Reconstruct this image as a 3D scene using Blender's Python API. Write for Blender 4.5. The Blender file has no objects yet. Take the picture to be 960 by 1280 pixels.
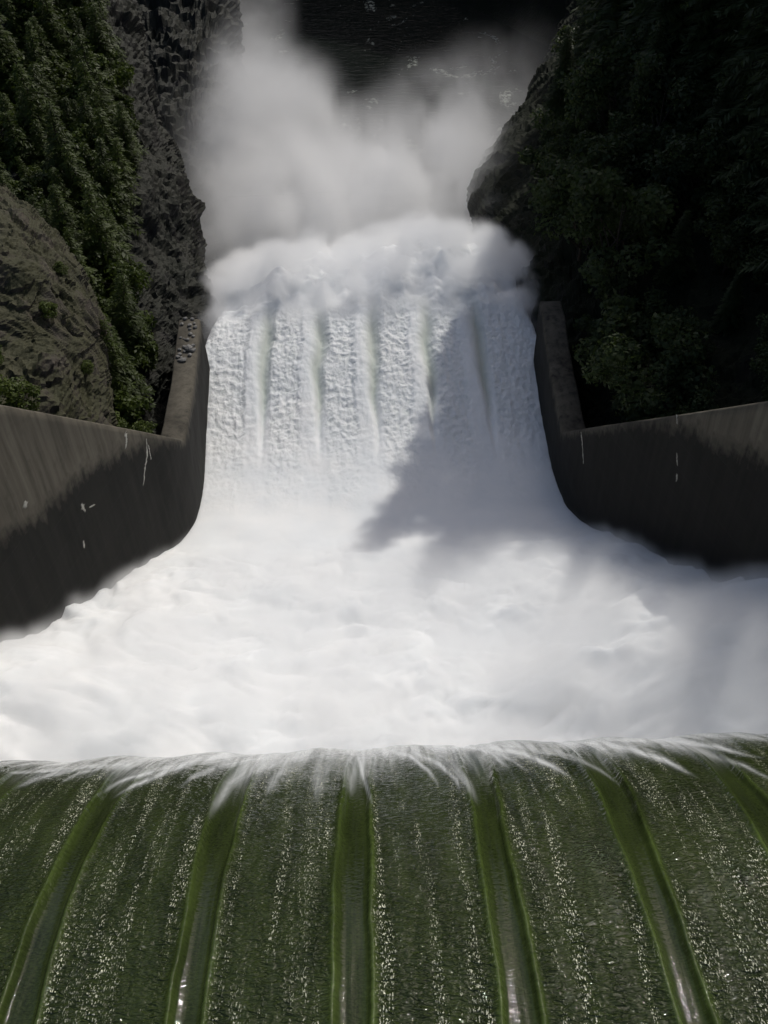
import bpy, math, random
import numpy as np
from mathutils import Matrix, Vector

# ------------------------------------------------------------------ camera, sky, sun
SC = bpy.context.scene
COL = SC.collection
CAM = np.array([0.0, 0.0, 90.0])
PITCH, ROLL, VFOV = math.radians(45), math.radians(2.2), math.radians(54)
FPX = 640 / math.tan(VFOV / 2)
_f = np.array([0, math.cos(PITCH), -math.sin(PITCH)])
_u0 = np.array([0, math.sin(PITCH), math.cos(PITCH)])
_r0 = np.array([1.0, 0, 0])
_r = _r0 * math.cos(ROLL) - _u0 * math.sin(ROLL)
_u = _u0 * math.cos(ROLL) + _r0 * math.sin(ROLL)
cd = bpy.data.cameras.new('camera')
cam = bpy.data.objects.new('camera', cd); COL.objects.link(cam)
cd.sensor_fit = 'VERTICAL'; cd.angle = VFOV; cd.clip_start = 0.1; cd.clip_end = 5000
cam.matrix_world = Matrix(((_r[0], _u[0], -_f[0], CAM[0]), (_r[1], _u[1], -_f[1], CAM[1]),
                           (_r[2], _u[2], -_f[2], CAM[2]), (0, 0, 0, 1)))
SC.camera = cam

SUN_AZ, SUN_EL = math.radians(27), math.radians(43)      # azimuth from +Y (downstream) towards +X
SDIR = np.array([math.sin(SUN_AZ) * math.cos(SUN_EL), math.cos(SUN_AZ) * math.cos(SUN_EL), math.sin(SUN_EL)])
world = bpy.data.worlds.new('World'); SC.world = world; world.use_nodes = True
wn = world.node_tree; wn.nodes.clear()
sky = wn.nodes.new('ShaderNodeTexSky'); sky.sky_type = 'NISHITA'; sky.sun_disc = False
sky.sun_elevation = SUN_EL; sky.sun_rotation = SUN_AZ; sky.dust_density = 3.0
bg = wn.nodes.new('ShaderNodeBackground'); bg.inputs['Strength'].default_value = 0.15
wo = wn.nodes.new('ShaderNodeOutputWorld')
wn.links.new(sky.outputs[0], bg.inputs[0]); wn.links.new(bg.outputs[0], wo.inputs[0])
sl = bpy.data.lights.new('sun', 'SUN'); sl.energy = 3.9; sl.angle = math.radians(0.5); sl.color = (1, .965, .9)
sun = bpy.data.objects.new('sun', sl); COL.objects.link(sun)
sun.rotation_euler = Vector(-SDIR).to_track_quat('-Z', 'Y').to_euler(); sun.location = (60, 80, 200)
vs = SC.view_settings
vs.view_transform = 'Standard'; vs.look = 'None'; vs.exposure = -0.78; vs.gamma = 1; vs.use_curve_mapping = False
SC.render.engine = 'CYCLES'
cy = SC.cycles
cy.use_denoising = True; cy.denoiser = 'OPENIMAGEDENOISE'
cy.max_bounces = 14; cy.diffuse_bounces = 3; cy.glossy_bounces = 3; cy.transmission_bounces = 4
cy.transparent_max_bounces = 8; cy.volume_bounces = 10; cy.volume_step_rate = 3.0; cy.volume_max_steps = 192
cy.sample_clamp_indirect = 6

# ------------------------------------------------------------------ helpers
rng = np.random.default_rng(7); random.seed(7)
_perm = rng.permutation(256); _perm = np.concatenate([_perm, _perm, _perm])
_g = rng.normal(size=(256, 3)); _g /= np.linalg.norm(_g, axis=1)[:, None]

def perlin(x, y, z):
    x, y, z = np.broadcast_arrays(np.asarray(x, float), np.asarray(y, float), np.asarray(z, float))
    xi, yi, zi = np.floor(x).astype(int), np.floor(y).astype(int), np.floor(z).astype(int)
    xf, yf, zf = x - xi, y - yi, z - zi
    fade = lambda t: t * t * t * (t * (t * 6 - 15) + 10)
    u, v, w = fade(xf), fade(yf), fade(zf)
    xi &= 255; yi &= 255; zi &= 255
    def c(dx, dy, dz):
        h = _perm[_perm[_perm[xi + dx] + yi + dy] + zi + dz]
        g = _g[h & 255]
        return g[..., 0] * (xf - dx) + g[..., 1] * (yf - dy) + g[..., 2] * (zf - dz)
    l = lambda a, b, t: a + (b - a) * t
    return l(l(l(c(0,0,0), c(1,0,0), u), l(c(0,1,0), c(1,1,0), u), v),
             l(l(c(0,0,1), c(1,0,1), u), l(c(0,1,1), c(1,1,1), u), v), w)

def fbm(x, y, z=0.0, octv=4, gain=.5, ridge=False):
    s, a, n = 0.0, 1.0, 0.0
    for k in range(octv):
        p = perlin(x + 17.3 * k, y + 9.1 * k, np.asarray(z) + 5.7 * k)
        if ridge: p = 0.5 - np.abs(p) * 1.6
        s = s + a * p; n += a; a *= gain
        x, y, z = np.asarray(x) * 2.03, np.asarray(y) * 2.03, np.asarray(z) * 2.03
    return s / n

def sstep(a, b, x):
    t = np.clip((np.asarray(x, float) - a) / (b - a), 0, 1); return t * t * (3 - 2 * t)

def pix(px, py, d):                                       # photograph pixel at a depth along the view axis
    return CAM + d * (_f + (px - 480) / FPX * _r + (640 - py) / FPX * _u)

def make_mesh(name, V, F, mat=None, smooth=True):
    V = np.asarray(V, np.float32).reshape(-1, 3)
    F = np.asarray(F, np.int32)
    n, k = F.shape
    me = bpy.data.meshes.new(name)
    me.vertices.add(len(V)); me.vertices.foreach_set('co', V.ravel())
    me.loops.add(n * k); me.loops.foreach_set('vertex_index', F.ravel())
    me.polygons.add(n); me.polygons.foreach_set('loop_start', np.arange(0, n * k, k, dtype=np.int32))
    me.polygons.foreach_set('loop_total', np.full(n, k, np.int32))
    me.update(calc_edges=True); me.validate()
    me.polygons.foreach_set('use_smooth', np.full(len(me.polygons), smooth))
    if mat: me.materials.append(mat)
    return me

def link(name, me, parent=None, **props):
    o = bpy.data.objects.new(name, me); COL.objects.link(o)
    if parent: o.parent = parent
    for k, v in props.items(): o[k] = v
    return o

def grid_faces(n, m, flip=False):
    i = np.arange(n * m).reshape(n, m)
    a, b, c, d = i[:-1, :-1].ravel(), i[:-1, 1:].ravel(), i[1:, 1:].ravel(), i[1:, :-1].ravel()
    return np.stack([a, d, c, b] if flip else [a, b, c, d], 1)

def attr(me, name, vals):
    a = me.attributes.new(name, 'FLOAT', 'POINT'); a.data.foreach_set('value', np.asarray(vals, np.float32).ravel())

class Mat:
    def __init__(s, name):
        s.m = bpy.data.materials.new(name); s.m.use_nodes = True
        s.t = s.m.node_tree; s.t.nodes.clear()
        s.out = s.t.nodes.new('ShaderNodeOutputMaterial')
    def n(s, typ, ins=None, **kw):
        nd = s.t.nodes.new(typ)
        for k, v in kw.items(): setattr(nd, k, v)
        for k, v in (ins or {}).items(): s.put(nd.inputs[k], v)
        return nd
    def put(s, sock, v):
        if isinstance(v, bpy.types.NodeSocket): s.t.links.new(v, sock)
        elif isinstance(v, (tuple, list)) and sock.type == 'RGBA' and len(v) == 3: sock.default_value = (*v, 1)
        else: sock.default_value = v
    def at(s, name): return s.n('ShaderNodeAttribute', attribute_name=name).outputs['Fac']
    def pos(s): return s.n('ShaderNodeNewGeometry').outputs['Position']
    def mapv(s, v, scale): return s.n('ShaderNodeMapping', {'Vector': v, 'Scale': scale}).outputs[0]
    def noise(s, v, scale, detail=4, rough=.55, dist=0):
        return s.n('ShaderNodeTexNoise', {'Vector': v, 'Scale': scale, 'Detail': detail, 'Roughness': rough, 'Distortion': dist}).outputs['Fac']
    def rng(s, v, a, b, c=0.0, d=1.0):
        return s.n('ShaderNodeMapRange', {'Value': v, 'From Min': a, 'From Max': b, 'To Min': c, 'To Max': d}, clamp=True).outputs[0]
    def mix(s, f, a, b):
        nd = s.n('ShaderNodeMix', data_type='RGBA'); s.put(nd.inputs[0], f); s.put(nd.inputs[6], a); s.put(nd.inputs[7], b)
        return nd.outputs[2]
    def ma(s, op, a, b=0.0, c=0.0):
        nd = s.n('ShaderNodeMath', operation=op); s.put(nd.inputs[0], a); s.put(nd.inputs[1], b); s.put(nd.inputs[2], c)
        return nd.outputs[0]
    def bump(s, h, strength, dist, normal=None):
        nd = s.n('ShaderNodeBump', {'Height': h, 'Strength': strength, 'Distance': dist})
        if normal: s.put(nd.inputs['Normal'], normal)
        return nd.outputs[0]
    def bsdf(s, **ins):
        nd = s.n('ShaderNodeBsdfPrincipled')
        for k, v in ins.items(): s.put(nd.inputs[k.replace('_', ' ')], v)
        return nd.outputs[0]
    def surf(s, v): s.t.links.new(v, s.out.inputs['Surface']); return s.m

# ------------------------------------------------------------------ materials
def mat_rock(name, c1, c2, moss, mossamt, spec=.3):
    M = Mat(name); p = M.pos()
    pv = M.mapv(p, (1, 1, .3))
    n1 = M.noise(pv, .35, 8, .62, .8); n2 = M.noise(p, 2.2, 6, .65); n3 = M.noise(p, .5, 7, .6)
    c = M.mix(M.rng(n1, .35, .68), c1, c2)
    c = M.mix(M.ma('MULTIPLY', M.rng(n2, .55, .75), .5), c, (c2[0] * 1.7, c2[1] * 1.65, c2[2] * 1.6))
    g = M.n('ShaderNodeNewGeometry').outputs['Normal']
    nz = M.n('ShaderNodeSeparateXYZ', {0: g}).outputs[2]
    mf = M.ma('MULTIPLY', M.rng(M.ma('ADD', n3, M.ma('MULTIPLY', nz, .25)), .5, .66), mossamt)
    c = M.mix(mf, c, moss)
    v = M.n('ShaderNodeTexVoronoi', {'Vector': M.mapv(p, (1.1, 1.1, .3)), 'Scale': .9}, feature='DISTANCE_TO_EDGE').outputs['Distance']
    h = M.ma('ADD', M.ma('MULTIPLY', n2, .5), M.ma('MULTIPLY', M.rng(v, 0, .12), .12))
    return M.surf(M.bsdf(Base_Color=c, Roughness=.75, Normal=M.bump(h, .7, .3), **{'Specular_IOR_Level': spec}))

def mat_concrete(name, dry, wet):
    M = Mat(name); p = M.pos()
    st = M.noise(M.mapv(p, (2.2, 2.2, .10)), 1.2, 6, .6)
    st2 = M.noise(M.mapv(p, (.8, .8, .22)), .6, 5, .6)
    bl = M.noise(p, 1.4, 8, .65)
    w = M.ma('ADD', M.at('wetd'), M.ma('ADD', M.ma('MULTIPLY_ADD', st, 2.6, -1.3), M.ma('MULTIPLY_ADD', bl, 2.0, -1.0)))
    wf = M.rng(w, -.35, .75)
    k = M.rng(M.ma('ADD', M.ma('MULTIPLY', st, .6), M.ma('MULTIPLY', st2, .4)), .36, .66, .55, 1.35)
    dc = M.n('ShaderNodeVectorMath', {0: dry, 'Scale': k}, operation='SCALE').outputs[0]
    wc = M.n('ShaderNodeVectorMath', {0: wet, 'Scale': k}, operation='SCALE').outputs[0]
    c = M.mix(wf, dc, wc)
    c = M.mix(M.ma('MULTIPLY', M.rng(bl, .55, .75), .3), c, (.02, .022, .012))
    # lift joints every 1.5 m, faint
    z = M.n('ShaderNodeSeparateXYZ', {0: p}).outputs[2]
    j = M.rng(M.ma('ABSOLUTE', M.ma('SUBTRACT', M.ma('FRACT', M.ma('MULTIPLY', z, 1 / 1.5)), .5)), 0, .02)
    h = M.ma('ADD', M.ma('MULTIPLY', j, .5), M.ma('MULTIPLY', bl, .5))
    return M.surf(M.bsdf(Base_Color=c, Roughness=.85, Normal=M.bump(h, .35, .06), **{'Specular_IOR_Level': .25}))

def mat_plain(name, c, rough=.8, var=.35, scale=6.0):
    M = Mat(name); p = M.pos(); n = M.noise(p, scale, 5)
    k = M.rng(n, .3, .7, 1 - var, 1 + var)
    cc = M.n('ShaderNodeVectorMath', {0: c, 'Scale': k}, operation='SCALE').outputs[0]
    return M.surf(M.bsdf(Base_Color=cc, Roughness=rough, Normal=M.bump(n, .4, .05)))

def mat_leaf(name, a, b):
    M = Mat(name); p = M.pos()
    oi = M.n('ShaderNodeObjectInfo').outputs['Random']
    n = M.noise(p, .7, 4); n2 = M.noise(p, 5.0, 2)
    f = M.ma('ADD', M.ma('MULTIPLY', M.rng(n, .35, .65), .5), M.ma('ADD', M.ma('MULTIPLY', n2, .35), M.ma('MULTIPLY', oi, .3)))
    c = M.mix(f, a, b)
    d = M.bsdf(Base_Color=c, Roughness=.55, **{'Specular_IOR_Level': .25})
    tr = M.n('ShaderNodeBsdfTranslucent', {'Color': M.mix(.35, c, (.09, .13, .02))}).outputs[0]
    ms = M.n('ShaderNodeMixShader', {0: .3, 1: d, 2: tr})
    return M.surf(ms.outputs[0])

def mat_whitewater():
    M = Mat('white_water'); p = M.pos()
    gr = M.at('groove'); ro = M.at('rough')
    n1 = M.noise(M.mapv(p, (1, .8, 1)), 2.6, 6, .62, .4); n2 = M.noise(p, .25, 3)
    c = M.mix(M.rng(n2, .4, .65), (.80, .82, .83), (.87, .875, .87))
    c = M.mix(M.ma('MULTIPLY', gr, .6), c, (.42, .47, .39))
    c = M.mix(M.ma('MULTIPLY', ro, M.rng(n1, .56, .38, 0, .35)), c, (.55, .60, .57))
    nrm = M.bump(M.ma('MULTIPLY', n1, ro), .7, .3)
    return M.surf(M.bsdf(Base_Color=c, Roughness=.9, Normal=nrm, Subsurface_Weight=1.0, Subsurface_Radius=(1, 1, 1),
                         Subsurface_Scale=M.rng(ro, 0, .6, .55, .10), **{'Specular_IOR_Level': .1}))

def mat_crest():
    M = Mat('green_overflow_water'); p = M.pos()
    rib = M.at('rib'); glass = M.at('glass'); spk = M.at('sparkle'); veil = M.at('veil')
    s = M.n('ShaderNodeCombineXYZ', {0: M.at('cx'), 1: M.at('cs'), 2: 0.0}).outputs[0]    # flow coordinates
    rip = M.noise(M.mapv(s, (1.0, 1.9, 1)), 8.5, 1.6, .5, .9)
    fine = M.noise(M.mapv(s, (1.0, 1.9, 1)), 24.0, 2, .5, .5)
    streak = M.noise(M.mapv(s, (14, .45, 1)), 1.6, 6, .65, .3)
    vstreak = M.noise(M.mapv(s, (5, .22, 1)), 1.6, 6, .62, .4)
    blot = M.noise(M.mapv(s, (2.0, .5, 1)), 1.3, 4, .6)
    c = M.mix(M.rng(M.ma('ADD', M.ma('MULTIPLY', blot, .5), M.ma('MULTIPLY', fine, .5)), .36, .64), (.010, .015, .005), (.036, .050, .014))
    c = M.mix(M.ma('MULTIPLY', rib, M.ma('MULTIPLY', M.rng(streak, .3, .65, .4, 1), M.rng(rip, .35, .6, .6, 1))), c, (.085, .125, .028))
    c = M.mix(M.ma('MULTIPLY', glass, M.rng(streak, .48, .68, .0, .5)), c, (.03, .038, .02))
    c = M.mix(M.ma('MULTIPLY', veil, M.rng(vstreak, .38, .62, 0.05, .95)), c, (.62, .64, .64))  # brow sheen painted in: grazing reflection of spray and sky, plus thin aeration
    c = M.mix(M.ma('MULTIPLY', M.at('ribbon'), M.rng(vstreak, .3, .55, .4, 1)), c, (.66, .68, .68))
    # sun sparkle painted into the colour as tiny pale flecks along the flow
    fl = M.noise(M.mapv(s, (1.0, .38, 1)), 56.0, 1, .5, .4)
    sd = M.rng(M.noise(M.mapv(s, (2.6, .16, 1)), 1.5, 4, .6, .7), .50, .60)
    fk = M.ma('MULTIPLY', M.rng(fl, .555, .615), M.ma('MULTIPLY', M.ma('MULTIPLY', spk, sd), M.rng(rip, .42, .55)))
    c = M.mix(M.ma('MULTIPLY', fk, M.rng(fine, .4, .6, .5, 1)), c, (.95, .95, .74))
    strand = M.rng(M.noise(M.mapv(s, (2.6, .16, 1)), 1.5, 4, .6, .7), .46, .60)
    spk = M.ma('MULTIPLY', spk, M.rng(strand, 0, 1, .6, 1.0))
    h = M.ma('ADD', M.ma('MULTIPLY', rip, .6), M.ma('MULTIPLY', fine, .05))
    st = M.rng(spk, 0, .8, .10, 1.0)
    nrm = M.bump(h, st, .14)
    nrm = M.bump(streak, M.rng(glass, 0, 1, .05, .2), .02, nrm)
    return M.surf(M.bsdf(Base_Color=c, Roughness=.03, IOR=1.33, Normal=nrm, **{'Specular_IOR_Level': .5}))

def mat_river():
    M = Mat('river_water'); p = M.pos()
    r1 = M.noise(M.mapv(p, (.5, 1.2, 1)), .8, 5, .6); f1 = M.noise(M.mapv(p, (1, .7, 1)), .09, 7, .68, 1.2)
    f2 = M.noise(p, .9, 5, .65, .6)
    ff = M.ma('MULTIPLY', M.rng(f1, .58, .68), M.rng(f2, .45, .6))
    c = M.mix(ff, (.004, .007, .005), (.40, .44, .36))
    return M.surf(M.bsdf(Base_Color=c, Roughness=M.rng(ff, 0, 1, .2, .7), IOR=1.33, Normal=M.bump(r1, .5, .4)))

M_ROCK = mat_rock('wet_dark_rock', (.004, .0042, .004), (.027, .0245, .021), (.010, .014, .004), .5)
M_ROCK2 = mat_rock('mossy_outcrop_rock', (.014, .012, .010), (.105, .088, .068), (.034, .036, .010), .8)
M_SOIL = mat_rock('forest_floor', (.006, .007, .005), (.016, .015, .012), (.010, .014, .005), .7, .1)
M_CONC = mat_concrete('weathered_concrete', (.115, .103, .080), (.012, .0115, .0095))
M_MINERAL = mat_plain('pale_mineral_crust', (.42, .41, .36), .8, .3, 9)
M_STONE = mat_plain('grey_stone', (.17, .165, .155), .8, .5, 8)
M_BARK = mat_plain('bark', (.035, .026, .018), .9, .4, 12)
M_LEAF = mat_leaf('cedar_foliage', (.014, .024, .004), (.070, .100, .014))
M_LEAF_DK = mat_leaf('deep_forest_foliage', (.020, .032, .013), (.052, .074, .022))
M_LEAF_BR = mat_leaf('bright_shrub_foliage', (.03, .05, .008), (.09, .12, .02))
M_WHITE = mat_whitewater()
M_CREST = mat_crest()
M_RIVER = mat_river()

# ------------------------------------------------------------------ spillway water profile (centre line)
PY = np.array([12, 18, 22.5, 27, 31, 34, 37, 40, 43, 46, 50, 54, 58, 61, 66, 69, 72, 75, 79, 86, 100, 120])
PZ = np.array([55, 54.5, 53.6, 51.6, 49.7, 48.6, 47.6, 46.2, 44.6, 43.9, 43.6, 43.8, 44.5, 45.2, 46.0, 46.0, 45.9, 45.2, 42.8, 36, 20, 1])
_yy = np.linspace(12, 120, 2000); _zz = np.interp(_yy, PY, PZ)
for _ in range(3):
    _zz = np.convolve(np.pad(_zz, 15, 'edge'), np.ones(31) / 31, 'valid')
def zw(y): return np.interp(y, _yy, _zz)

def ray_profile(px, py):                                  # pixel ray meets the centre-line profile swept across
    d = _f + (px - 480) / FPX * _r + (640 - py) / FPX * _u
    ts = np.linspace(25, 140, 6000); P = CAM + ts[:, None] * d
    k = np.argmax(P[:, 2] < zw(P[:, 1])); return P[k]

# ------------------------------------------------------------------ crest water (green, glassy)
RIBBONS = [  # polylines over the brow: tip first, then towards the brow
    ([(0, 967), (30, 965), (80, 962), (120, 956)], 3, .8), ([(10, 989), (55, 970), (110, 958), (160, 955)], 4, .9), ([(70, 981), (100, 966), (140, 957)], 3, .7),
    ([(112, 998), (150, 976), (190, 965), (225, 955), (265, 947)], 5, .9), ([(136, 1001), (170, 981), (210, 963), (245, 950), (285, 944)], 5, 1.0),
    ([(220, 988), (240, 971), (280, 956), (325, 948)], 4, .8), ([(258, 1030), (270, 1005), (287, 980), (312, 960), (345, 947)], 9, .55), ([(292, 985), (315, 965), (350, 952), (385, 944)], 6, .7),
    ([(330, 1000), (345, 970), (375, 948)], 9, .4), ([(395, 1010), (400, 970), (410, 948)], 12, .4), ([(440, 1000), (437, 970), (435, 945)], 10, .4),
    ([(468, 1012), (457, 980), (450, 953), (446, 942)], 3, .8), ([(552, 988), (536, 963), (510, 943), (482, 938)], 4, .9), ([(576, 992), (570, 975), (550, 955), (520, 941)], 4, .9),
    ([(600, 1010), (585, 980), (562, 955), (540, 940)], 8, .5), ([(642, 965), (615, 942), (580, 933), (545, 935)], 4, .95), ([(668, 970), (640, 950), (610, 938), (585, 934)], 3, .7),
    ([(722, 977), (690, 957), (655, 942), (615, 935)], 5, 1.0), ([(735, 957), (690, 941), (650, 933), (620, 933)], 4, .8), ([(780, 985), (750, 962), (715, 945), (680, 936)], 3, .5),
    ([(877, 974), (830, 950), (790, 936), (740, 928)], 5, 1.0), ([(850, 952), (800, 934), (750, 927), (700, 930)], 4, .8), ([(962, 949), (895, 933), (830, 925), (760, 925)], 5, 1.0),
    ([(985, 985), (930, 958), (880, 940), (830, 930)], 4, .5), ([(1000, 930), (930, 920), (860, 917), (820, 920)], 4, .8),
]
def proj(P):
    v = np.asarray(P) - CAM; d = v @ _f
    return 480 + (v @ _r) / d * FPX, 640 - (v @ _u) / d * FPX, d

def build_crest():
    ds = 0.045
    s = np.arange(-7.0, 34.0, ds)
    th = np.interp(s, [-7, -4, 0, 2.2, 5, 7.4, 9, 14, 34], np.radians([1, 4, 12, 24, 42, 55, 60, 64, 70]))
    y = np.cumsum(np.cos(th)) * ds; z = -np.cumsum(np.sin(th)) * ds
    k0 = np.argmin(np.abs(s)); y += 3.9 - y[k0]; z += 78.0 - z[k0]
    keep = s < 12.5
    # fine rows in view, coarse rows below the brow
    idx = np.concatenate([np.where(keep)[0], np.where(~keep)[0][::10]])
    s, y, z, th = s[idx], y[idx], z[idx], th[idx]
    x = np.arange(-14, 14.01, .024)
    X, S = np.meshgrid(x, s); TH = np.repeat(th[:, None], len(x), 1)
    per = 1.906; x0 = -.58
    wob = .05 * fbm(S * .35, np.round((X - x0) / per) * 7.7, 0, 2) * 2
    q = (X - x0 + wob) / per; ph = (q - np.round(q)) * per                 # metres from the nearest rib
    half = .215 + .02 * np.sin(S * .9 + np.round(q) * 2)
    half = half + .07 * fbm(X * .7 + np.sign(ph) * 5, S * .9, np.round(q) * 3.1, 4, .6)
    ed = np.abs(np.abs(ph) - half)
    sgn_in = np.abs(ph) - half
    rid = np.exp(-(ed / np.where(sgn_in > 0, .05, .075)) ** 2)
    inner = sstep(half, half - .07, np.abs(ph))
    fade = sstep(7.6, 4.0, S) * .95 + .05
    h = rid * .045 * (.25 + .75 * fade) - inner * .07 * fade
    # the ribs flare into overlapping sheets at the brow
    br = sstep(4.5, 7.5, S)
    h = h + br * (.035 * np.cos(2 * np.pi * (q + .06 * S)) + .10 * fbm(X * .9, S * .15, 3, 4) + .03 * fbm(X * 6, S * .3, 5, 3))
    out = 1 - inner
    chop = fbm(X * 1.6, S * 2.2, 1.5, 4, .55)
    mid = fbm(X * 4.5, S * 6.0, 7.5, 3, .6)
    band = .35 + .65 * np.exp(-((np.abs(ph) - half - .16) / .16) ** 2) + .5 * np.exp(-((np.abs(ph) - .80) / .15) ** 2)
    spk = np.clip(out * band * (1 - rid) * (1 - .75 * br), 0, 1)
    h = h + (chop * .045 + mid * .022 * (.4 + band)) * out * (1 - .8 * br)
    h = h + inner * .030 * fbm(X * 6.5 + np.round(q) * 5, S * .35, 2.2, 3, .6)
    nx, ny, nz = 0, np.sin(TH), np.cos(TH)
    Y = y[:, None] + h * ny; Z = z[:, None] + h * nz
    # white ribbons of aerated water arcing over the brow
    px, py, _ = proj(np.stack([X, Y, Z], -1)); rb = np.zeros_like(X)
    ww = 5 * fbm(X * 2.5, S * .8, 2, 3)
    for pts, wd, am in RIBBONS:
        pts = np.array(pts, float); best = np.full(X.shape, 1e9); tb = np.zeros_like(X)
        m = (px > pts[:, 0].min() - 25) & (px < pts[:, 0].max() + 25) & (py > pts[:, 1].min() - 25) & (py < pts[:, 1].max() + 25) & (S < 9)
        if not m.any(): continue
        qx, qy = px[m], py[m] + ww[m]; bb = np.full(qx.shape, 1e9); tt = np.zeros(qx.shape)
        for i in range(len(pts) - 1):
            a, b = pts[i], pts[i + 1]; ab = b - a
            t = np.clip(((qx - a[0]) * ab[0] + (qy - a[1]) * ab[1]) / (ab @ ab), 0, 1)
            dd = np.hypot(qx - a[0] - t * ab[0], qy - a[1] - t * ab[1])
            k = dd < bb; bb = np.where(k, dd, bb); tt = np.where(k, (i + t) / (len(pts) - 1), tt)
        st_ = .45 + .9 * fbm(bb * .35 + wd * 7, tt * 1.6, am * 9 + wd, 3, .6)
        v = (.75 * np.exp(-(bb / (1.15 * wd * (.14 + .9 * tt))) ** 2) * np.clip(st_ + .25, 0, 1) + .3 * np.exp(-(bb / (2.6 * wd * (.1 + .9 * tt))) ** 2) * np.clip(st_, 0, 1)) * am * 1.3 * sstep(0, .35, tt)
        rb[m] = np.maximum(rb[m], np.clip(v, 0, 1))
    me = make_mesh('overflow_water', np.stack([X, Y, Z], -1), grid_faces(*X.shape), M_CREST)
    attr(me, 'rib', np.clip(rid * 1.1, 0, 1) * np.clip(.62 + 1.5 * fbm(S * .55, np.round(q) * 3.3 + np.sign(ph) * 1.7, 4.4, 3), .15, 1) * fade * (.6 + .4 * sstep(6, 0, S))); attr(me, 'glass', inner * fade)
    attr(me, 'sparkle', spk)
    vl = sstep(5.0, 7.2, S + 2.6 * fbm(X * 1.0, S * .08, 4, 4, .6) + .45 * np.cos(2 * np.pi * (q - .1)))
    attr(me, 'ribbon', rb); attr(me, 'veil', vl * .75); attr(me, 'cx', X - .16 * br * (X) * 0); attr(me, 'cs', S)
    return link('overflow_water', me, kind='structure')
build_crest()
# the reservoir behind the crest, level with the first row of the overflow
def build_reservoir():
    xs = np.linspace(-60, 60, 61); ys = np.linspace(-80, -3.02, 40)
    X, Y = np.meshgrid(xs, ys)
    me = make_mesh('reservoir', np.stack([X, Y, np.full_like(X, 78.62)], -1), grid_faces(*X.shape), M_CREST)
    for n in ('rib', 'glass', 'veil', 'ribbon'): attr(me, n, np.zeros(X.size))
    attr(me, 'sparkle', np.full(X.size, .4)); attr(me, 'cx', X); attr(me, 'cs', Y)
    link('reservoir', me, kind='structure')
build_reservoir()

# ------------------------------------------------------------------ training walls
LB = np.array([ray_profile(a, b) for a, b in [(250, 655), (255, 600), (258, 540), (261, 480), (263, 445)]])
RB = np.array([ray_profile(a, b) for a, b in [(709, 640), (690, 590), (681, 540), (672, 490), (667, 450)]])

def wall_line(base, sgn, xo, slope):                       # inner face line x(y), upstream part splays outwards
    o = np.argsort(base[:, 1]); by, bx = base[o, 1], base[o, 0]
    def x_at(y):
        y = np.asarray(y, float)
        xin = np.interp(y, by, bx)
        return np.where(y < by[0], bx[0] + sgn * slope * (by[0] - y), xin)
    gy = np.linspace(0, 75, 1500); gx = x_at(gy)
    for _ in range(2): gx = np.convolve(np.pad(gx, 50, 'reflect', reflect_type='odd'), np.ones(101) / 101, 'valid')
    return (lambda y: np.interp(y, gy, gx)), by[0]
lx, ly0 = wall_line(LB, -1, 0, .31)
rx, ry0 = wall_line(RB, 1, 0, .29)

def ray_wall(px, py, xf):
    d = _f + (px - 480) / FPX * _r + (640 - py) / FPX * _u
    ts = np.linspace(20, 110, 8000); P = CAM + ts[:, None] * d
    g = np.abs(P[:, 0]) - np.abs(xf(P[:, 1])); k = np.argmax(g > 0); return P[k]

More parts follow.
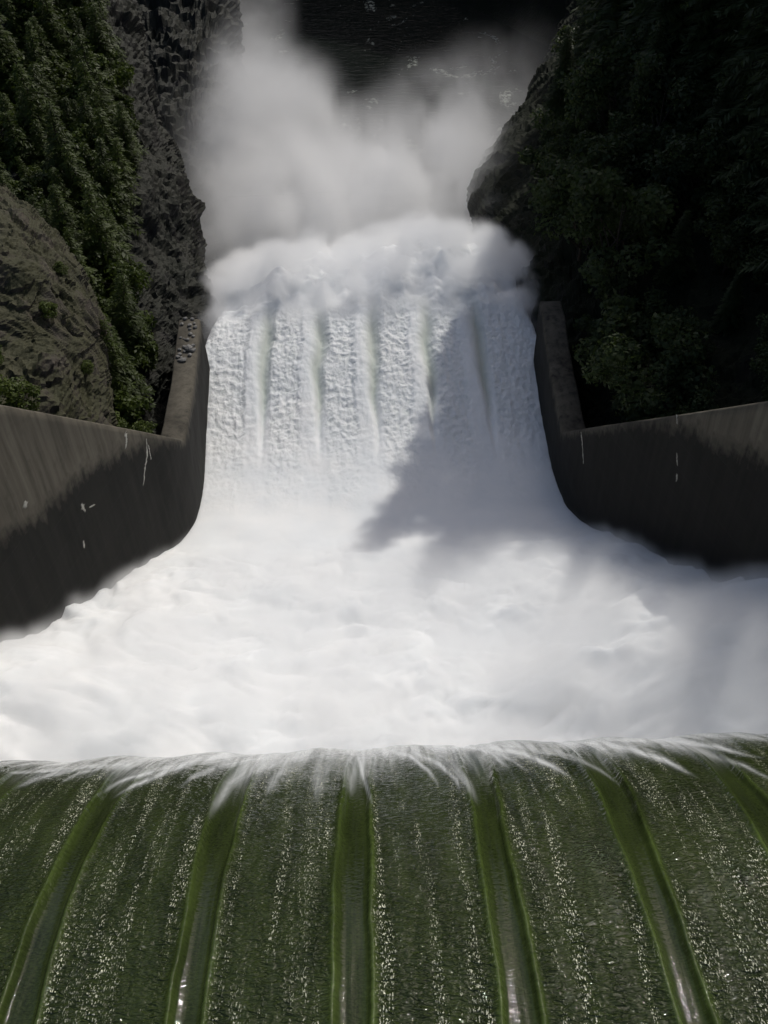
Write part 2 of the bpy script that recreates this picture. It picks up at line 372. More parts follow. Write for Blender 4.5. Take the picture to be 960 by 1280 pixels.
def build_wall(name, xf, sgn, toppix, wetpix, y_end, label):
    T = np.array([ray_wall(a, b, xf) for a, b in toppix]); T = T[np.argsort(T[:, 1])]
    Wp = np.array([ray_wall(a, b, xf) for a, b in wetpix]); Wp = Wp[np.argsort(Wp[:, 1])]
    # extend the sloping top upstream to the crest
    sl = (T[1, 2] - T[0, 2]) / (T[1, 1] - T[0, 1]); y0 = 6.0
    ty = np.concatenate([[y0], T[:, 1]]); tz = np.concatenate([[min(T[0, 2] + sl * (y0 - T[0, 1]), 84)], T[:, 2]])
    wsl = (Wp[1, 2] - Wp[0, 2]) / (Wp[1, 1] - Wp[0, 1])
    wy = np.concatenate([[y0], Wp[:, 1]]); wz = np.concatenate([[Wp[0, 2] + wsl * (y0 - Wp[0, 1])], Wp[:, 2]])
    ys = np.arange(y0, y_end + .01, .25); ys = ys + (y_end - ys[-1]) * (ys - y0) / (y_end - y0)
    top = np.interp(ys, ty, tz)
    xi = xf(ys); thick = 1.55
    V, W, F = [], [], []
    nz = 40
    ring = []
    for y, x, t in zip(ys, xi, top):
        b = min(zw(max(y, 18)) - 8, t - 4) if y > 20 else t - 30
        zb = np.interp(y, wy, wz)
        zi = t - (t - b) * np.linspace(0, 1, nz) ** 1.0
        pts = [(x - sgn * 0.0, y, zz) for zz in zi[::-1]]
        pts[-1] = (x, y, t - .12); pts.append((x + sgn * .12, y, t))
        pts += [(x + sgn * (thick - .12), y, t), (x + sgn * thick, y, t - .12), (x + sgn * (thick + .8), y, b)]
        # formwork unevenness
        ring.append(pts); W += [zb - p[2] for p in pts]
    R = np.array(ring); k = R.shape[1]
    bumpn = fbm(R[..., 1] * .35, R[..., 2] * .5, sgn * 3, 3) * .12 + fbm(R[..., 1] * 1.7, R[..., 2] * 1.7, 9, 3) * .04
    R[..., 0] += bumpn
    F = grid_faces(len(ys), k, flip=sgn > 0)
    n0 = R.size // 3
    me = make_mesh('wall', R, F, M_CONC, True)
    attr(me, 'wetd', W)
    root = bpy.data.objects.new(name, None); COL.objects.link(root)
    bx = (float(xf(y_end)), y_end, float(zw(y_end)) - 8)
    root['label'] = label; root['category'] = 'wall'
    w = link('wall', me, root)
    # end face, a closed cap
    E = R[-1]; cap = bpy.data.meshes.new('end_face'); cap.from_pydata([tuple(p + np.array([0, .003, 0])) for p in E], [], [list(range(k))]); cap.materials.append(M_CONC)
    attr(cap, 'wetd', np.full(k, 4.0)); link('end_face', cap, root)
    return root, ys, top, xi

WL, WLy, WLt, WLx = build_wall('training_wall', lx, -1, [(0, 505), (100, 524), (207, 545), (229, 550), (243, 470), (250, 402)],
     [(-60, 700), (0, 662), (50, 636), (100, 592), (150, 562), (205, 546), (229, 551), (245, 470), (252, 404)], 60.6,
     'grey concrete spillway wall, pale along its sloping top, below the mossy rock cliff')
WR, WRy, WRt, WRx = build_wall('training_wall', rx, 1, [(960, 501), (850, 518), (722, 537), (704, 540), (686, 450), (678, 394)],
     [(1100, 650), (960, 566), (900, 552), (850, 525), (800, 524), (722, 537), (704, 541), (686, 448), (678, 392)], 60.2,
     'dark damp concrete spillway wall in the shade, below the dense forest slope')

# mineral streaks on the concrete, thin crusts standing 1-2 cm proud
def streak(parent, xf, sgn, pts, wid, seed):
    rg = np.random.default_rng(seed); C = np.array([ray_wall(a, b, xf) for a, b in pts])
    t = np.linspace(0, len(C) - 1, 26); i = np.minimum(t.astype(int), len(C) - 2); f = (t - i)[:, None]
    P = C[i] * (1 - f) + C[i + 1] * f
    w = wid * (.25 + .75 * np.abs(rg.normal(size=26)) * np.sin(np.pi * np.linspace(.08, .95, 26)))
    P[:, 1] += rg.normal(size=26) * wid * .25
    bn = fbm(P[:, 1] * .35, P[:, 2] * .5, sgn * 3, 3) * .12 + fbm(P[:, 1] * 1.7, P[:, 2] * 1.7, 9, 3) * .04
    rows = []
    for dy, dx in ((-1, .03), (-.5, -.015), (.5, -.015), (1, .03)):
        y = P[:, 1] + dy * w; rows.append(np.stack([xf(y) + bn + sgn * dx, y, P[:, 2]], 1))
    R = np.array(rows).transpose(1, 0, 2)
    link('mineral_streak', make_mesh('mineral_streak', R, grid_faces(26, 4, flip=sgn > 0), M_MINERAL), parent)
for n_, (pts, wd) in enumerate([([(183, 548), (184, 570), (181, 590), (180, 606)], .13), ([(185, 556), (189, 574)], .07), ([(157, 540), (158, 552), (157, 560)], .16),
                                ([(102, 630), (107, 640)], .13), ([(112, 634), (119, 631)], .10), ([(31, 626), (33, 634)], .2), ([(104, 676), (105, 685)], .08)]):
    streak(WL, lx, -1, pts, wd, n_)
for n_, (pts, wd) in enumerate([([(846, 566), (847, 582)], .07), ([(846, 592), (845, 602)], .08), ([(727, 540), (728, 556), (729, 580)], .09), ([(846, 518), (847, 530)], .05)]):
    streak(WR, rx, 1, pts, wd, 30 + n_)
# loose stones lying on the end of the wall top
def stone_mesh(seed):
    import bmesh
    bm = bmesh.new(); bmesh.ops.create_icosphere(bm, subdivisions=2, radius=1); r_ = np.random.default_rng(seed)
    o_ = r_.uniform(0, 50, 3)
    for v in bm.verts:
        n = float(fbm(v.co.x * 1.1 + o_[0], v.co.y * 1.1 + o_[1], v.co.z * 1.1 + o_[2], 3)); v.co *= 1 + .7 * n; v.co.z *= .62
    me = bpy.data.meshes.new('stone'); bm.to_mesh(me); bm.free(); me.materials.append(M_STONE); return me
SM = [stone_mesh(q) for q in (1, 2, 3)]
rs = np.random.default_rng(3)
for k in range(30):
    y = rs.uniform(55.5, 60.8); x = float(lx(y)) - rs.uniform(.25, 1.3); z = float(np.interp(y, WLy, WLt))
    big = k == 0
    o = link('pale_stone' if big else 'loose_stone', SM[k % 3]); sc = .30 if big else rs.uniform(.07, .19)
    if big: y, x = 57.2, float(lx(57.2)) - .55; z = float(np.interp(y, WLy, WLt))
    o.location = (x, y, z + sc * .35); o.scale = (sc,) * 3; o.rotation_euler = (0, 0, rs.uniform(0, 6.28))
    o['category'] = 'stone'
    if big: o['label'] = 'largest pale stone among the rubble on the flat end of the wall top'
    else: o['label'] = 'small grey stone in the rubble on the flat end of the wall top'; o['group'] = 'rubble on the wall top'

# ------------------------------------------------------------------ white water: landing cloud, chute, flip-bucket jet
def build_white():
    ys = np.concatenate([np.arange(13, 44, .16), np.arange(44, 80, .105), np.arange(80, 116, .4)])
    u = np.linspace(-1, 1, 330)
    Y = np.repeat(ys[:, None], len(u), 1); U = np.repeat(u[None], len(ys), 0)
    XL = np.where(ys < 61.5, lx(np.minimum(ys, 61.4)) - .5, lx(61.4) - .5 + 0 * ys)
    XR = np.where(ys < 61, rx(np.minimum(ys, 60.9)) + .5, rx(60.9) + .5 + 0 * ys)
    spread = .02 * np.clip(ys - 61, 0, None)
    XL, XR = XL - spread, XR + spread
    X = (XL[:, None] + XR[:, None]) / 2 + U * (XR - XL)[:, None] / 2
    Z = zw(Y).copy()
    def lift(pixs, xf):
        Q = np.array([ray_wall(a, b, xf) for a, b in pixs]); Q = Q[np.argsort(Q[:, 1])]
        return np.interp(Y, np.concatenate([Q[:, 1], [46.5]]), np.concatenate([Q[:, 2] - zw(Q[:, 1]), [0]]))
    Z += np.where(U < 0, lift([(180, 706), (110, 746), (0, 800), (-120, 840)], lx), lift([(780, 676), (860, 702), (960, 724), (1100, 758)], rx)) * sstep(.25, .92, np.abs(U)) * sstep(47, 45, Y)
    # free jet: sides roll over
    jf = sstep(62, 74, Y)
    e = np.clip((np.abs(U) - .90) / .10, 0, 1)
    Z -= jf * (1 - np.sqrt(np.clip(1 - e ** 2, 0, 1))) * 7
    # ragged end of the jet
    Z -= sstep(71, 79, Y + 5 * fbm(X * .16, Y * .05, 2, 3)) * 0
    # bucket teeth: ribs of foam between greenish slots
    cxm = (XL + XR)[:, None] / 2
    per = 4.05
    q = (X - cxm - .15 + .7 * fbm(Y * .2, np.floor((X - cxm) / per + .5) * 3.7, 6, 3)) / per; fq = q - np.floor(q)          # 0 at a slot
    inband = sstep(.86, .74, np.abs(X - cxm) / 12.2) * sstep(-12, -9.0, X - cxm) * sstep(11.5, 9.6, X - cxm)
    amp = sstep(50.5, 58, Y) * sstep(69, 63.5, Y) * inband
    slot = np.exp(-(np.minimum(fq, 1 - fq) / (.045 + .075 * sstep(53, 64, Y))) ** 2)
    smooth_band = sstep(.60, .72, fq) * sstep(1.0, .93, fq)
    Z += amp * (smooth_band * .22 - slot * .5)
    rough = .3 + .7 * sstep(.08, .16, fq) * sstep(.74 + .1 * fbm(X * .3, Y * .5, 1, 3), .60, fq)
    edge = 1 - sstep(.74, .80, np.abs(X - cxm) / 12.2)
    rough = np.where(inband > .3, rough, .8)
    rgh = rough * (.35 + .65 * sstep(50, 56, Y)) * sstep(44.5, 49, Y) * sstep(70, 64, Y)
    pop = fbm(X * 2.3, Y * 2.2, Z * .5, 4, .62) + .6 * fbm(X * 2.0, Y * .4, 3, 3)
    Z += pop * (.24 * rgh + .08) * sstep(45, 52, Y)
    # billowing landing cloud
    cl = sstep(47, 38, Y)
    b1 = np.abs(fbm(X * .13, Y * .16, 1.2, 4, .5)) ; b2 = fbm(X * .05, Y * .08, 5.2, 3)
    b3 = np.abs(perlin(X * .55, Y * .6, 3.3))
    wz = fbm(X * .3, Y * .3, 8.8, 2) * 1.2
    puff = sum((np.abs(perlin(X * f_ + wz, Y * f_ * 1.15 + wz, 3.3 + f_)) - .2) * a_ for f_, a_ in ((.20, 1.5), (.42, .95), (.95, .42), (2.0, .17)))
    Z += cl * ((b1 - .15) * 1.0 + b2 * 1.4 + puff * sstep(45, 37, Y))
    # puffs on the jet end
    je = sstep(64, 72, Y)
    Z += je * ((np.abs(fbm(X * .2, Y * .22, 4.4, 4, .55)) - .12) * 4.0 + fbm(X * .08, Y * .1, 8, 2) * 2.0)
    Z += sstep(63, 70, Y) * (4.2 * fbm(X * .17, Y * .06, 2.9, 4, .6) - 1.0 * sstep(.5, 1, np.abs(U)) + .4)
    # calm bulge at the toe
    Z += sstep(36, 40, Y) * sstep(52, 44, Y) * fbm(X * .12, Y * .12, 2.2, 3) * .8
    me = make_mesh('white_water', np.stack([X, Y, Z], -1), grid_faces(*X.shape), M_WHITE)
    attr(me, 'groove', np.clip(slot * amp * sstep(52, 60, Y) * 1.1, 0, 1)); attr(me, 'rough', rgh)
    return link('white_water', me, kind='structure')
white = build_white()

# ------------------------------------------------------------------ rock and terrain
def resample(net, nu, nv):                                 # Catmull-Rom through a control net, (rows, cols, 3)
    net = np.asarray(net, float)
    def cr(A, n):
        k = A.shape[0]; t = np.linspace(0, k - 1 - 1e-6, n); i = t.astype(int); f = (t - i).reshape(-1, *[1] * (A.ndim - 1))
        g = lambda j: A[np.clip(j, 0, k - 1)]
        p0, p1, p2, p3 = g(i - 1), g(i), g(i + 1), g(i + 2)
        return .5 * ((2 * p1) + (-p0 + p2) * f + (2 * p0 - 5 * p1 + 4 * p2 - p3) * f ** 2 + (-p0 + 3 * p1 - 3 * p2 + p3) * f ** 3)
    a = cr(net, nu); return cr(a.transpose(1, 0, 2), nv).transpose(1, 0, 2)

def surf_normals(P):
    du = np.gradient(P, axis=0); dv = np.gradient(P, axis=1)
    n = np.cross(dv, du); n /= np.linalg.norm(n, axis=-1, keepdims=True) + 1e-9
    return n

def rock_sheet(name, net, nu, nv, mat, a1, a2, seed, kind='structure', **kw):
    P = resample(net, nu, nv); N = surf_normals(P)
    toC = CAM - P
    s = np.sign((N * toC).sum(-1).mean()); N = N * s
    x, y, z = P[..., 0], P[..., 1], P[..., 2]
    wx = x + 1.5 * fbm(x * .2, y * .2, z * .2 + seed, 3); wy = y + 1.5 * fbm(x * .2 + 9, y * .2, z * .2 + seed, 3)
    d = fbm(wx * .09, wy * .09, z * .035 + seed, 4, .55, ridge=True) * a1 * 1.5 + fbm(wx * .5, wy * .5, z * .07 + seed, 5, .58, ridge=True) * a2 * 1.2 + fbm(x * 1.3, y * 1.3, z * .5 + seed, 3, .6) * a2 * .25
    # blocky ledges
    st = fbm(x * .22, y * .22, z * .4 + seed * 2, 3); d += np.round(st * 7) / 7 * a2 * 1.6
    Q = P + N * d[..., None]
    me = make_mesh(name, Q, grid_faces(nu, nv, flip=s < 0), mat, False)
    o = link(name, me, kind=kind, **kw)
    return Q, N, o

R3 = lambda rows: [[pix(*c) for c in r] for r in rows]
cliff_rows = [
    [(-260, 640, 56), (0, 640, 60), (100, 640, 62), (180, 600, 66), (206, 560, 72), (180, 560, 95)],
    [(-240, 520, 60), (0, 520, 66), (100, 520, 68), (180, 500, 72), (222, 470, 80), (195, 470, 100)],
    [(-220, 400, 63), (0, 400, 70), (110, 400, 74), (190, 395, 78), (251, 390, 86), (205, 390, 108)],
    [(-200, 250, 68), (0, 250, 76), (100, 250, 80), (170, 250, 84), (215, 255, 91), (165, 250, 114)],
    [(-200, 120, 75), (0, 120, 83), (80, 120, 88), (130, 120, 92), (172, 130, 99), (120, 120, 122)],
    [(-200, -60, 85), (0, -60, 95), (60, -60, 100), (105, -60, 104), (140, -60, 111), (80, -60, 132)],
    [(-280, -260, 105), (-40, -260, 115), (50, -260, 120), (100, -260, 124), (130, -260, 130), (60, -260, 150)],
]
CL, CLN, _ = rock_sheet('cliff', R3(cliff_rows), 260, 200, M_ROCK, 3.0, 1.1, 3.0)
out_rows = [
    [(-260, 600, 47), (0, 600, 51), (70, 600, 54), (118, 590, 58), (95, 590, 72)],
    [(-250, 450, 50), (0, 450, 55), (70, 450, 58), (116, 450, 63), (90, 450, 76)],
    [(-240, 370, 53), (0, 370, 57), (60, 370, 60), (98, 375, 65), (65, 370, 78)],
    [(-240, 290, 57), (-30, 290, 60), (15, 290, 63), (45, 300, 68), (0, 290, 80)],
    [(-240, 230, 62), (-110, 235, 66), (-50, 235, 70), (-12, 248, 75), (-60, 235, 88)],
    [(-260, 190, 75), (-150, 200, 78), (-100, 205, 82), (-60, 220, 86), (-110, 205, 95)],
]
OC, OCN, _ = rock_sheet('rock_outcrop', R3(out_rows), 200, 180, M_ROCK2, 1.6, .9, 11.0)
far_rows = [
    [(20, 560, 140), (130, 555, 139), (220, 545, 138), (276, 540, 140), (250, 540, 170)],
    [(20, 420, 141), (130, 420, 140), (220, 420, 139), (279, 420, 143), (250, 420, 173)],
    [(30, 290, 148), (130, 290, 147), (225, 290, 146), (279, 290, 150), (255, 290, 182)],
    [(40, 150, 158), (140, 150, 157), (235, 150, 155), (285, 150, 160), (258, 150, 196)],
    [(60, 40, 172), (150, 40, 172), (235, 40, 171), (279, 40, 178), (250, 40, 215)],
    [(60, -100, 195), (150, -100, 196), (230, -100, 198), (270, -100, 205), (240, -100, 250)],
    [(40, -300, 250), (140, -300, 255), (220, -300, 258), (255, -300, 262), (230, -300, 300)],
]
FC, FCN, _ = rock_sheet('far_cliff', R3(far_rows), 180, 120, M_ROCK, 4.5, 1.8, 23.0)

bank_rows = [
    [(790, 640, 92), (755, 640, 70), (820, 640, 60), (960, 640, 50), (1200, 640, 46), (1600, 640, 44)],
    [(770, 500, 98), (728, 500, 76), (810, 500, 66), (960, 500, 58), (1180, 500, 53), (1500, 470, 52)],
    [(705, 350, 110), (655, 345, 86), (760, 340, 78), (960, 330, 68), (1160, 330, 62), (1450, 280, 62)],
    [(650, 250, 140), (602, 245, 114), (720, 240, 92), (960, 230, 75), (1140, 230, 70), (1400, 150, 70)],
    [(720, 120, 175), (672, 120, 142), (780, 120, 112), (960, 110, 84), (1130, 90, 78), (1400, 20, 80)],
    [(770, 0, 215), (722, 0, 180), (800, 0, 135), (960, -20, 98), (1120, -40, 90), (1400, -120, 92)],
    [(800, -150, 270), (752, -150, 230), (830, -150, 175), (960, -160, 125), (1120, -180, 110), (1380, -280, 112)],
    [(840, -300, 360), (800, -300, 320), (860, -300, 250), (960, -320, 170), (1100, -340, 140), (1360, -440, 140)],
]
RK, RKN, _ = rock_sheet('bank_slope', R3(bank_rows), 240, 240, M_SOIL, 2.5, .8, 31.0)

def build_river():
    xs = np.linspace(-160, 160, 81); ys = np.linspace(50, 520, 120)
    X, Y = np.meshgrid(xs, ys); Z = 2 + .25 * fbm(X * .1, Y * .1, 0, 3)
    link('river', make_mesh('river', np.stack([X, Y, Z], -1), grid_faces(*X.shape), M_RIVER), kind='structure')
build_river()

def build_hills():                                        # the ground sheet: canyon country out to the horizon
    a = np.concatenate([-np.geomspace(1800, 70, 40), np.linspace(-60, 60, 25), np.geomspace(70, 1800, 40)])
    b = np.concatenate([-np.geomspace(1500, 100, 25), np.linspace(-90, 320, 70), np.geomspace(330, 2600, 40)])
    X, Y = np.meshgrid(a, b)
    bend = np.interp(Y, [230, 340, 600], [0, -60, -420]) 
    D = np.abs(X - bend)
    canyon = sstep(34, 80, D)
    Z = -6 + canyon * (64 + 26 * fbm(X * .01, Y * .01, 0, 4)) + sstep(70, 420, D) * 190 + sstep(150, 1500, D) * 160
    up = sstep(-6, -20, Y)                                # reservoir basin upstream
    Z = Z * (1 - up) + up * (60 + sstep(55, 120, np.abs(X)) * 40 + sstep(150, 1500, D) * 260)
    Z += sstep(700, 2400, Y) * 500 + fbm(X * .05, Y * .05, 2, 4) * 5 * canyon
    link('hills', make_mesh('hills', np.stack([X, Y, Z], -1), grid_faces(*X.shape), M_SOIL), kind='structure')
build_hills()

# ------------------------------------------------------------------ trees
def leaf_quads(C, A, B):                                   # centres, half axes
    n = len(C); V = np.stack([C - A - B * .25, C - A * .1 - B, C + A, C - A * .1 + B], 1).reshape(-1, 3)
    return V, np.arange(4 * n).reshape(n, 4)

def trunk_mesh(name, h, r, limbs, rg):
    V, F = [], []
    def tube(p, q, r0, r1, n=6, seg=4):
        p, q = np.array(p, float), np.array(q, float); b = len(V)
        ax = (q - p) / np.linalg.norm(q - p); t = np.cross(ax, [.3, .5, .8]); t /= np.linalg.norm(t); s = np.cross(ax, t)
        for i in range(seg + 1):
            c = p + (q - p) * i / seg + rg.normal(size=3) * r0 * .15 * (0 < i < seg); rr = r0 + (r1 - r0) * i / seg
            for k in range(n):
                an = 2 * math.pi * k / n; V.append(c + rr * (math.cos(an) * t + math.sin(an) * s))
        for i in range(seg):
            for k in range(n): F.append((b + i * n + k, b + i * n + (k + 1) % n, b + (i + 1) * n + (k + 1) % n, b + (i + 1) * n + k))
    tube((0, 0, -1.2), (0, 0, h), r, r * .12, 8, 7)
    for a, b2, r0 in limbs: tube(a, b2, r0, r0 * .3, 5, 3)
    return make_mesh(name, V, F, M_BARK)

def conifer(seed, h, rad, mat):
    rg = np.random.default_rng(seed); C, A, B, limbs = [], [], [], []
    z = h * .10
    while z < h * .98:
        f = z / h; L = rad * (1 - f) ** .75 * rg.uniform(.75, 1.15) + .15
        nb = rg.integers(4, 7)
        a0 = rg.uniform(0, 6.28)
        for k in range(nb):
            a = a0 + 6.28 * k / nb + rg.normal() * .25; l = L * rg.uniform(.65, 1.1)
            d = np.array([math.cos(a), math.sin(a), 0]); sd = np.array([-d[1], d[0], 0])
            if l > 1.0: limbs.append(((0, 0, z), d * l * .8 + np.array([0, 0, z - l * .18]), .035 + .012 * l))
            m = max(5, int(l * 11))
            for t in np.linspace(.12, 1, m):
                pnt = d * l * t + np.array([0, 0, z + .12 * l * t - .42 * l * t * t])
                w = (.10 + .34 * (1 - abs(t - .45))) * min(1.3, .4 + l * .35)
                for sg in (-1, 1):
                    ax = sd * sg * w + d * w * .55 + np.array([0, 0, -w * rg.uniform(.15, .7)])
                    bx = (d * .5 - sd * sg * .3) * w * rg.uniform(.3, .5) + rg.normal(size=3) * .03
                    C.append(pnt + ax * .75 + rg.normal(size=3) * .05); A.append(ax * .8); B.append(bx * .8)
        z += rg.uniform(.28, .46) * (1 + .25 * (1 - f))
    V, F = leaf_quads(np.array(C), np.array(A), np.array(B))
    return trunk_mesh('trunk', h * .97, .05 + h * .016, limbs[::3], rg), make_mesh('crown', V, F, mat, False)

def broadleaf(seed, h, rad, mat, size=.2, n=3800, low=.3):
    rg = np.random.default_rng(seed); C, limbs = [], []
    nc = 26
    cc = []
    for i in range(nc):
        v = rg.normal(size=3); v /= np.linalg.norm(v); rr = rg.uniform(.35, 1) ** .6
        c = np.array([v[0] * rad * rr, v[1] * rad * rr, h * (low + (1 - low) * .5) + v[2] * h * (1 - low) * .5 * rr])
        cc.append((c, rad * rg.uniform(.22, .42)))
        if i % 2 == 0: limbs.append(((0, 0, h * rg.uniform(low * .6, .55)), c, .03 + .01 * rad))
    P, Nn = [], []
    for i in range(n):
        c, r = cc[rg.integers(nc)]; v = rg.normal(size=3); v /= np.linalg.norm(v)
        P.append(c + v * r * rg.uniform(.55, 1.08) * np.array([1, 1, .75])); Nn.append(v * .6 + rg.normal(size=3) * .5 + [0, 0, .4])
    P, Nn = np.array(P), np.array(Nn); Nn /= np.linalg.norm(Nn, axis=1)[:, None]
    T = np.cross(Nn, rg.normal(size=P.shape)); T /= np.linalg.norm(T, axis=1)[:, None]; S = np.cross(Nn, T)
    sz = rg.uniform(.6, 1.2, (len(P), 1)) * size
    V, F = leaf_quads(P, T * sz, S * sz * .55)
    return trunk_mesh('trunk', h * .8, .04 + h * .014, limbs, rg), make_mesh('crown', V, F, mat, False)

PROTO = {
    'cedar': [conifer(s, h, r, M_LEAF) for s, h, r in ((1, 9, 2.5), (2, 11, 2.9), (3, 7, 2.2))],
    'shrub': [broadleaf(s, 2.4, 1.5, M_LEAF_BR, .13, 2200, .05) for s in (4, 5)],
    'dark_conifer': [conifer(s, h, r, M_LEAF_DK) for s, h, r in ((6, 16, 3.6), (7, 20, 4.2), (8, 12, 3.0))],
    'dark_broad': [broadleaf(s, h, r, M_LEAF_DK, .27, 4600, .25) for s, h, r in ((9, 10, 4.2), (10, 8, 3.6), (11, 12, 4.6))],
}
def plant(name, kind, i, loc, scale, rot, label, cat, group, tilt=(0, 0)):
    t, c = PROTO[kind][i % len(PROTO[kind])]
    e = bpy.data.objects.new(name, None); COL.objects.link(e)
    e.location = loc; e.scale = (scale,) * 3; e.rotation_euler = (tilt[0], tilt[1], rot)
    e['label'] = label; e['category'] = cat; e['group'] = group
    link('trunk', t, e); link('crown', c, e)
    return e

def proj(P):
    v = np.asarray(P) - CAM; d = v @ _f
    return 480 + (v @ _r) / d * FPX, 640 - (v @ _u) / d * FPX, d

def scatter(Q, region, n, mind, seed):
    rg = np.random.default_rng(seed); px, py, dd = proj(Q)
    ok = np.argwhere(region(px, py)); rg.shuffle(ok); out = []
    for i, j in ok:
        p = Q[i, j]
        if all(np.linalg.norm(p - o) > mind for o in out): out.append(p)
        if len(out) >= n: break
    return out

rg = np.random.default_rng(5)
# left cliff: cedars in the gully between the outcrop and the bare rock edge
def gully(px, py):
    right = np.interp(py, [-80, 0, 100, 200, 300, 400, 520], [105, 110, 140, 160, 150, 150, 175])
    left = np.interp(py, [-80, 0, 260, 330, 420, 520], [20, 30, -10, 60, 112, 118])
    return (py > -70) & (py < 545) & (px < right) & (px > left)
for k, p in enumerate(scatter(CL, gully, 95, 1.7, 41)):
    px, py, _ = proj(p)
    plant('cedar_tree', 'cedar', k, p - np.array([0, 0, .5]), rg.uniform(.5, .95), rg.uniform(0, 6.28),
          ('dark green cedar low in the gully, just behind the pale concrete wall' if py > 440 else
           'dark green cedar at the edge of the bare wet rock beside the misty gorge' if px > 110 and py < 430 else
           'dark green cedar at the foot of the gully beside the bare grey outcrop' if py > 270 else
           'dark green cedar high in the gully above the bare grey outcrop'), 'tree', 'cedars on the rock cliff', (rg.normal() * .08, rg.normal() * .08))
PROTO['gully_bush'] = [broadleaf(s_, 4.5, 2.3, M_LEAF, .2, 3600, .1) for s_ in (21, 22, 23)]
for k, p in enumerate(scatter(CL, gully, 60, 2.0, 57)):
    px, py, _ = proj(p)
    plant('leafy_bush', 'gully_bush', k, p - np.array([0, 0, .6]), rg.uniform(.5, 1.0), rg.uniform(0, 6.28),
          ('rounded green leafy bush behind the pale concrete wall, below the cedars' if py > 440 else
           'rounded green leafy bush between the cedars, level with the bare outcrop' if py > 270 else
           'rounded green leafy bush between the cedars high above the bare outcrop'), 'bush', 'bushes between the cedars')
def led(px, py): return (px > -40) & (px < 110) & (py > 250) & (py < 540)
for k, p in enumerate(scatter(OC, led, 9, 3.0, 43)):
    plant('shrub', 'shrub', k, p - np.array([0, 0, .15]), rg.uniform(.25, .5), rg.uniform(0, 6.28),
          'small yellow green shrub clinging to the sunlit grey outcrop', 'shrub', 'shrubs on the outcrop')
for k, (a, b, d, s) in enumerate([(20, 490, 50, .75), (128, 520, 62, .7), (150, 530, 62, .6), (-30, 480, 48, .9), (178, 528, 63, .6)]):
    plant('shrub', 'shrub', k, pix(a, b + 14, d) - np.array([0, 0, .6]), s, k * 1.3,
          'bright green leafy shrub just behind the top edge of the pale concrete wall', 'shrub', 'shrubs behind the pale wall top')
# shaded forest on the opposite slope
def forest(px, py):
    left = np.interp(py, [-120, 0, 120, 240, 350, 540], [765, 742, 715, 668, 720, 790])
    return (py > -110) & (py < 560) & (px > left) & (px < 1080)
for k, p in enumerate(scatter(RK, forest, 150, 3.1, 47)):
    px, py, _ = proj(p)
    spot = ('just behind the top of the dark wall' if py > 400 else 'at the rim of the misty gorge' if px < 790 - max(0, py - 100) * .25 else
            'halfway up the shaded forest slope' if py > 180 else 'high on the shaded forest slope')
    if k % 3 == 0:
        plant('forest_conifer', 'dark_conifer', k // 3, p - np.array([0, 0, .8]), rg.uniform(.4, .7) * (.55 if p[1] < 58 and p[0] > 17 else 1), rg.uniform(0, 6.28),
              'dark conifer among leafy trees ' + spot, 'tree', 'conifers in the shaded forest')
    else:
        plant('forest_broadleaf_tree', 'dark_broad', k, p - np.array([0, 0, .8]), rg.uniform(.5, .95) * (.6 if p[1] < 58 and p[0] > 17 else 1), rg.uniform(0, 6.28),
              'dark round crowned leafy tree ' + spot, 'tree', 'leafy trees in the shaded forest')
# tall firs on the ridge above the forest; they throw the shade over the chute
PROTO['tall_fir'] = [conifer(s_, h_, r_, M_LEAF_DK) for s_, h_, r_ in ((12, 30, 3.6), (13, 32, 3.9))]
RKf = RK.reshape(-1, 3)
for k, (y, x, top) in enumerate([(47, 28, 91), (50.5, 26.5, 92), (54, 28, 88), (57.5, 27, 85), (60, 30, 87), (62.5, 27, 86), (65.5, 29, 87.5), (69.5, 28, 90), (73, 30, 91), (76, 29, 88), (79.5, 27, 85), (82, 30, 94), (85.5, 26, 92), (87.5, 30, 101), (91, 27, 96), (93, 31, 109), (96.5, 27, 106), (98.5, 24.5, 88), (101.5, 26, 86),
                                 (103, 29, 86), (106, 27, 82), (112, 28, 80), (119, 27, 78), (127, 29, 78)]):
    zb = RKf[np.argmin((RKf[:, 0] - x) ** 2 + (RKf[:, 1] - y) ** 2), 2] - .5
    hp = (30, 32)[k % 2]
    plant('tall_fir', 'tall_fir', k, (x, y, zb), (top - zb) / hp, k * 2.1,
          'tall dark fir rising above the rest of the shaded forest', 'tree', 'tall firs on the ridge')

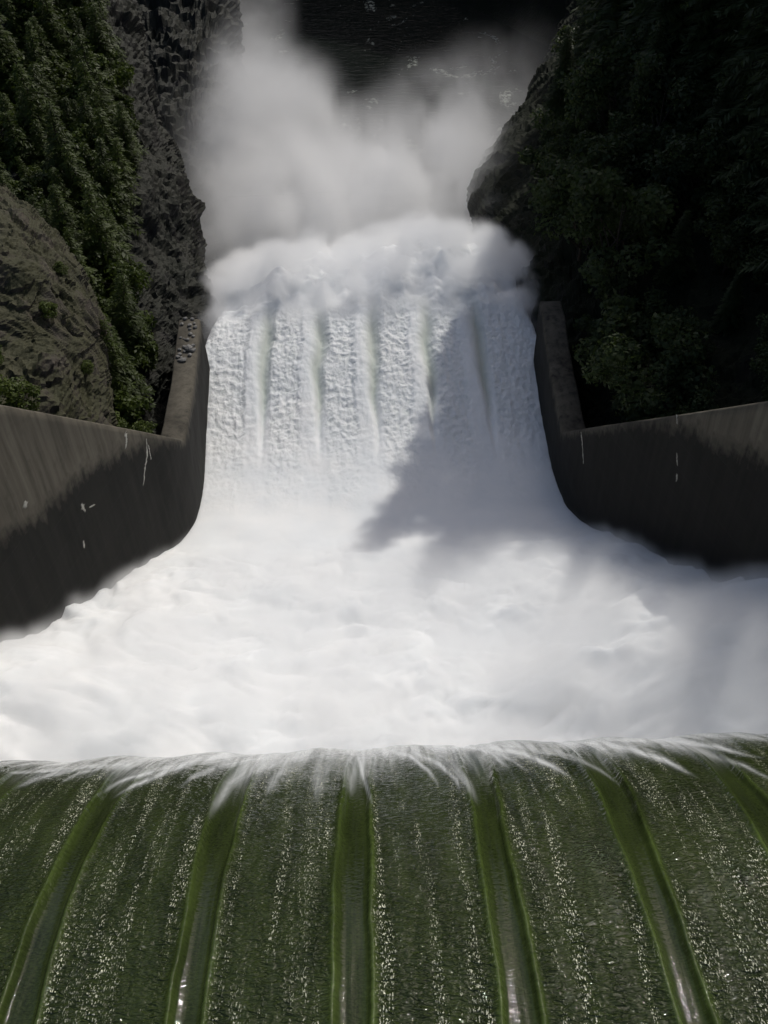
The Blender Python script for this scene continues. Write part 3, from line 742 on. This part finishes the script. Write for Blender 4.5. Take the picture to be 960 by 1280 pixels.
# ------------------------------------------------------------------ spray and mist (voxel clouds)
class Geo:
    def __init__(s, name):
        s.t = bpy.data.node_groups.new(name, 'GeometryNodeTree')
        s.t.interface.new_socket('Geometry', in_out='INPUT', socket_type='NodeSocketGeometry')
        s.t.interface.new_socket('Geometry', in_out='OUTPUT', socket_type='NodeSocketGeometry')
        s.out = s.t.nodes.new('NodeGroupOutput'); s.p = s.t.nodes.new('GeometryNodeInputPosition').outputs[0]
    def n(s, typ, ins=None, **kw):
        nd = s.t.nodes.new(typ)
        for k, v in kw.items(): setattr(nd, k, v)
        for k, v in (ins or {}).items(): s.put(nd.inputs[k], v)
        return nd
    def put(s, sock, v):
        if isinstance(v, bpy.types.NodeSocket): s.t.links.new(v, sock)
        else: sock.default_value = v
    def ma(s, op, a, b=0.0, c=0.0, clamp=False):
        nd = s.n('ShaderNodeMath', operation=op, use_clamp=clamp)
        s.put(nd.inputs[0], a); s.put(nd.inputs[1], b); s.put(nd.inputs[2], c); return nd.outputs[0]
    def vm(s, op, a, b=(0, 0, 0), out=0):
        nd = s.n('ShaderNodeVectorMath', operation=op); s.put(nd.inputs[0], a); s.put(nd.inputs[1], b); return nd.outputs[out]
    def rng(s, v, a, b, c=0.0, d=1.0):
        nd = s.n('ShaderNodeMapRange', {'Value': v, 'From Min': a, 'From Max': b, 'To Min': c, 'To Max': d}, clamp=True)
        nd.interpolation_type = 'SMOOTHSTEP'; return nd.outputs[0]
    def noise(s, v, scale, detail, rough=.55, dist=0):
        return s.n('ShaderNodeTexNoise', {'Vector': v, 'Scale': scale, 'Detail': detail, 'Roughness': rough, 'Distortion': dist}).outputs[0]
    def blob(s, c, r, amp):
        q = s.vm('DIVIDE', s.vm('SUBTRACT', s.p, tuple(c)), tuple(r))
        d2 = s.vm('DOT_PRODUCT', q, q, 1)
        w = s.ma('SUBTRACT', 1.0, d2, clamp=True)
        return s.ma('MULTIPLY', s.ma('MULTIPLY', w, w), amp)
    def finish(s, name, dens, lo, hi, res, mat):
        vc = s.n('GeometryNodeVolumeCube', {'Density': dens, 'Min': lo, 'Max': hi, 'Resolution X': res[0], 'Resolution Y': res[1], 'Resolution Z': res[2]})
        sm = s.n('GeometryNodeSetMaterial', {'Geometry': vc.outputs[0], 'Material': mat})
        s.t.links.new(sm.outputs[0], s.out.inputs[0])
        me = bpy.data.meshes.new(name); o = link(name, me, kind='stuff'); me.materials.append(mat)
        md = o.modifiers.new('cloud', 'NODES'); md.node_group = s.t
        return o

def mat_mist(name, col, aniso):
    M = Mat(name)
    v = M.n('ShaderNodeVolumePrincipled', {'Color': col, 'Density': 1.0, 'Anisotropy': aniso})
    v.inputs['Density Attribute'].default_value = 'density'
    M.t.links.new(v.outputs[0], M.out.inputs['Volume']); return M.m
M_MIST = mat_mist('white_mist', (.997, .998, 1.0), .0)

def build_plume():
    G = Geo('plume')
    B = [  # px, py, depth, radii, density
        (430, 272, 116, (11, 11, 9), .45), (345, 275, 118, (10, 12, 11), .30), (505, 255, 122, (11, 12, 10), .28), (560, 245, 126, (9, 11, 11), .18),
        (345, 200, 145, (12, 18, 14), .17), (318, 155, 158, (8.5, 17, 14), .085), (320, 85, 182, (8, 20, 15), .017), (318, 10, 215, (9, 30, 19), .014), (316, -70, 255, (11, 38, 22), .014),
        (440, 205, 155, (11, 14, 9), .05), (545, 180, 150, (12, 15, 11), .06), (605, 145, 152, (10, 13, 11), .024), (650, 120, 152, (9, 11, 11), .010),
        (245, 330, 104, (6, 16, 11), .006), (250, 230, 128, (7, 16, 13), .006), (640, 260, 118, (7, 10, 10), .006), (614, 300, 100, (1.6, 3, 5), .05), (598, 235, 112, (6, 8, 8), .022),
        (275, 340, 96, (4, 7, 7), .035),
    ]
    acc = None
    for px, py, d, r, a in B:
        b = G.blob(pix(px, py, d), [q * 1.25 for q in r], a); acc = b if acc is None else G.ma('ADD', acc, b)
    n = G.noise(G.vm('MULTIPLY', G.p, (1, .8, .8)), .10, 7, .64, .9)
    n2 = G.rng(n, .41, .61, .0, 2.2)
    lo, hi = (-62, 66, 1), (58, 300, 66)
    G.finish('mist', G.ma('MULTIPLY', acc, n2), lo, hi, (140, 190, 80), M_MIST)
build_plume()

def build_spray():
    G = Geo('spray')
    oi = G.n('GeometryNodeObjectInfo', {'Object': white}, transform_space='RELATIVE')
    pr = G.n('GeometryNodeProximity', {'Geometry': oi.outputs['Geometry'], 'Sample Position': G.p}, target_element='FACES')
    d = pr.outputs['Distance']
    y = G.n('ShaderNodeSeparateXYZ', {0: G.p}).outputs[1]
    low = G.rng(y, 46, 37); jet = G.rng(y, 63, 70)
    ax = G.ma('ABSOLUTE', G.n('ShaderNodeSeparateXYZ', {0: G.p}).outputs[0])
    wl_ = G.ma('MULTIPLY_ADD', y, -.30, 25.4)                # where the walls stand
    inside = G.rng(G.ma('SUBTRACT', wl_, ax), 2.0, 8.0)
    T = G.ma('ADD', G.ma('MULTIPLY_ADD', low, .35, .4), G.ma('ADD', G.ma('MULTIPLY', G.ma('MULTIPLY', low, inside), 1.7), G.ma('MULTIPLY', jet, 1.9)))
    fall = G.ma('SUBTRACT', 1.0, G.ma('DIVIDE', d, T), clamp=True)
    n = G.noise(G.p, .38, 6, .62, .7)
    k = G.ma('ADD', G.ma('MULTIPLY', G.rng(n, .40, .62, .2, 1.6), G.ma('SUBTRACT', 1.0, jet)), G.ma('MULTIPLY', G.rng(n, .44, .60, .0, 2.3), jet))
    amt = G.ma('ADD', .10, G.ma('ADD', G.ma('MULTIPLY', low, .42), G.ma('MULTIPLY', jet, .9)))
    G.finish('spray', G.ma('MULTIPLY', G.ma('MULTIPLY', fall, amt), k), (-25, 17, 36), (24, 92, 62), (124, 190, 66), M_MIST)
build_spray()
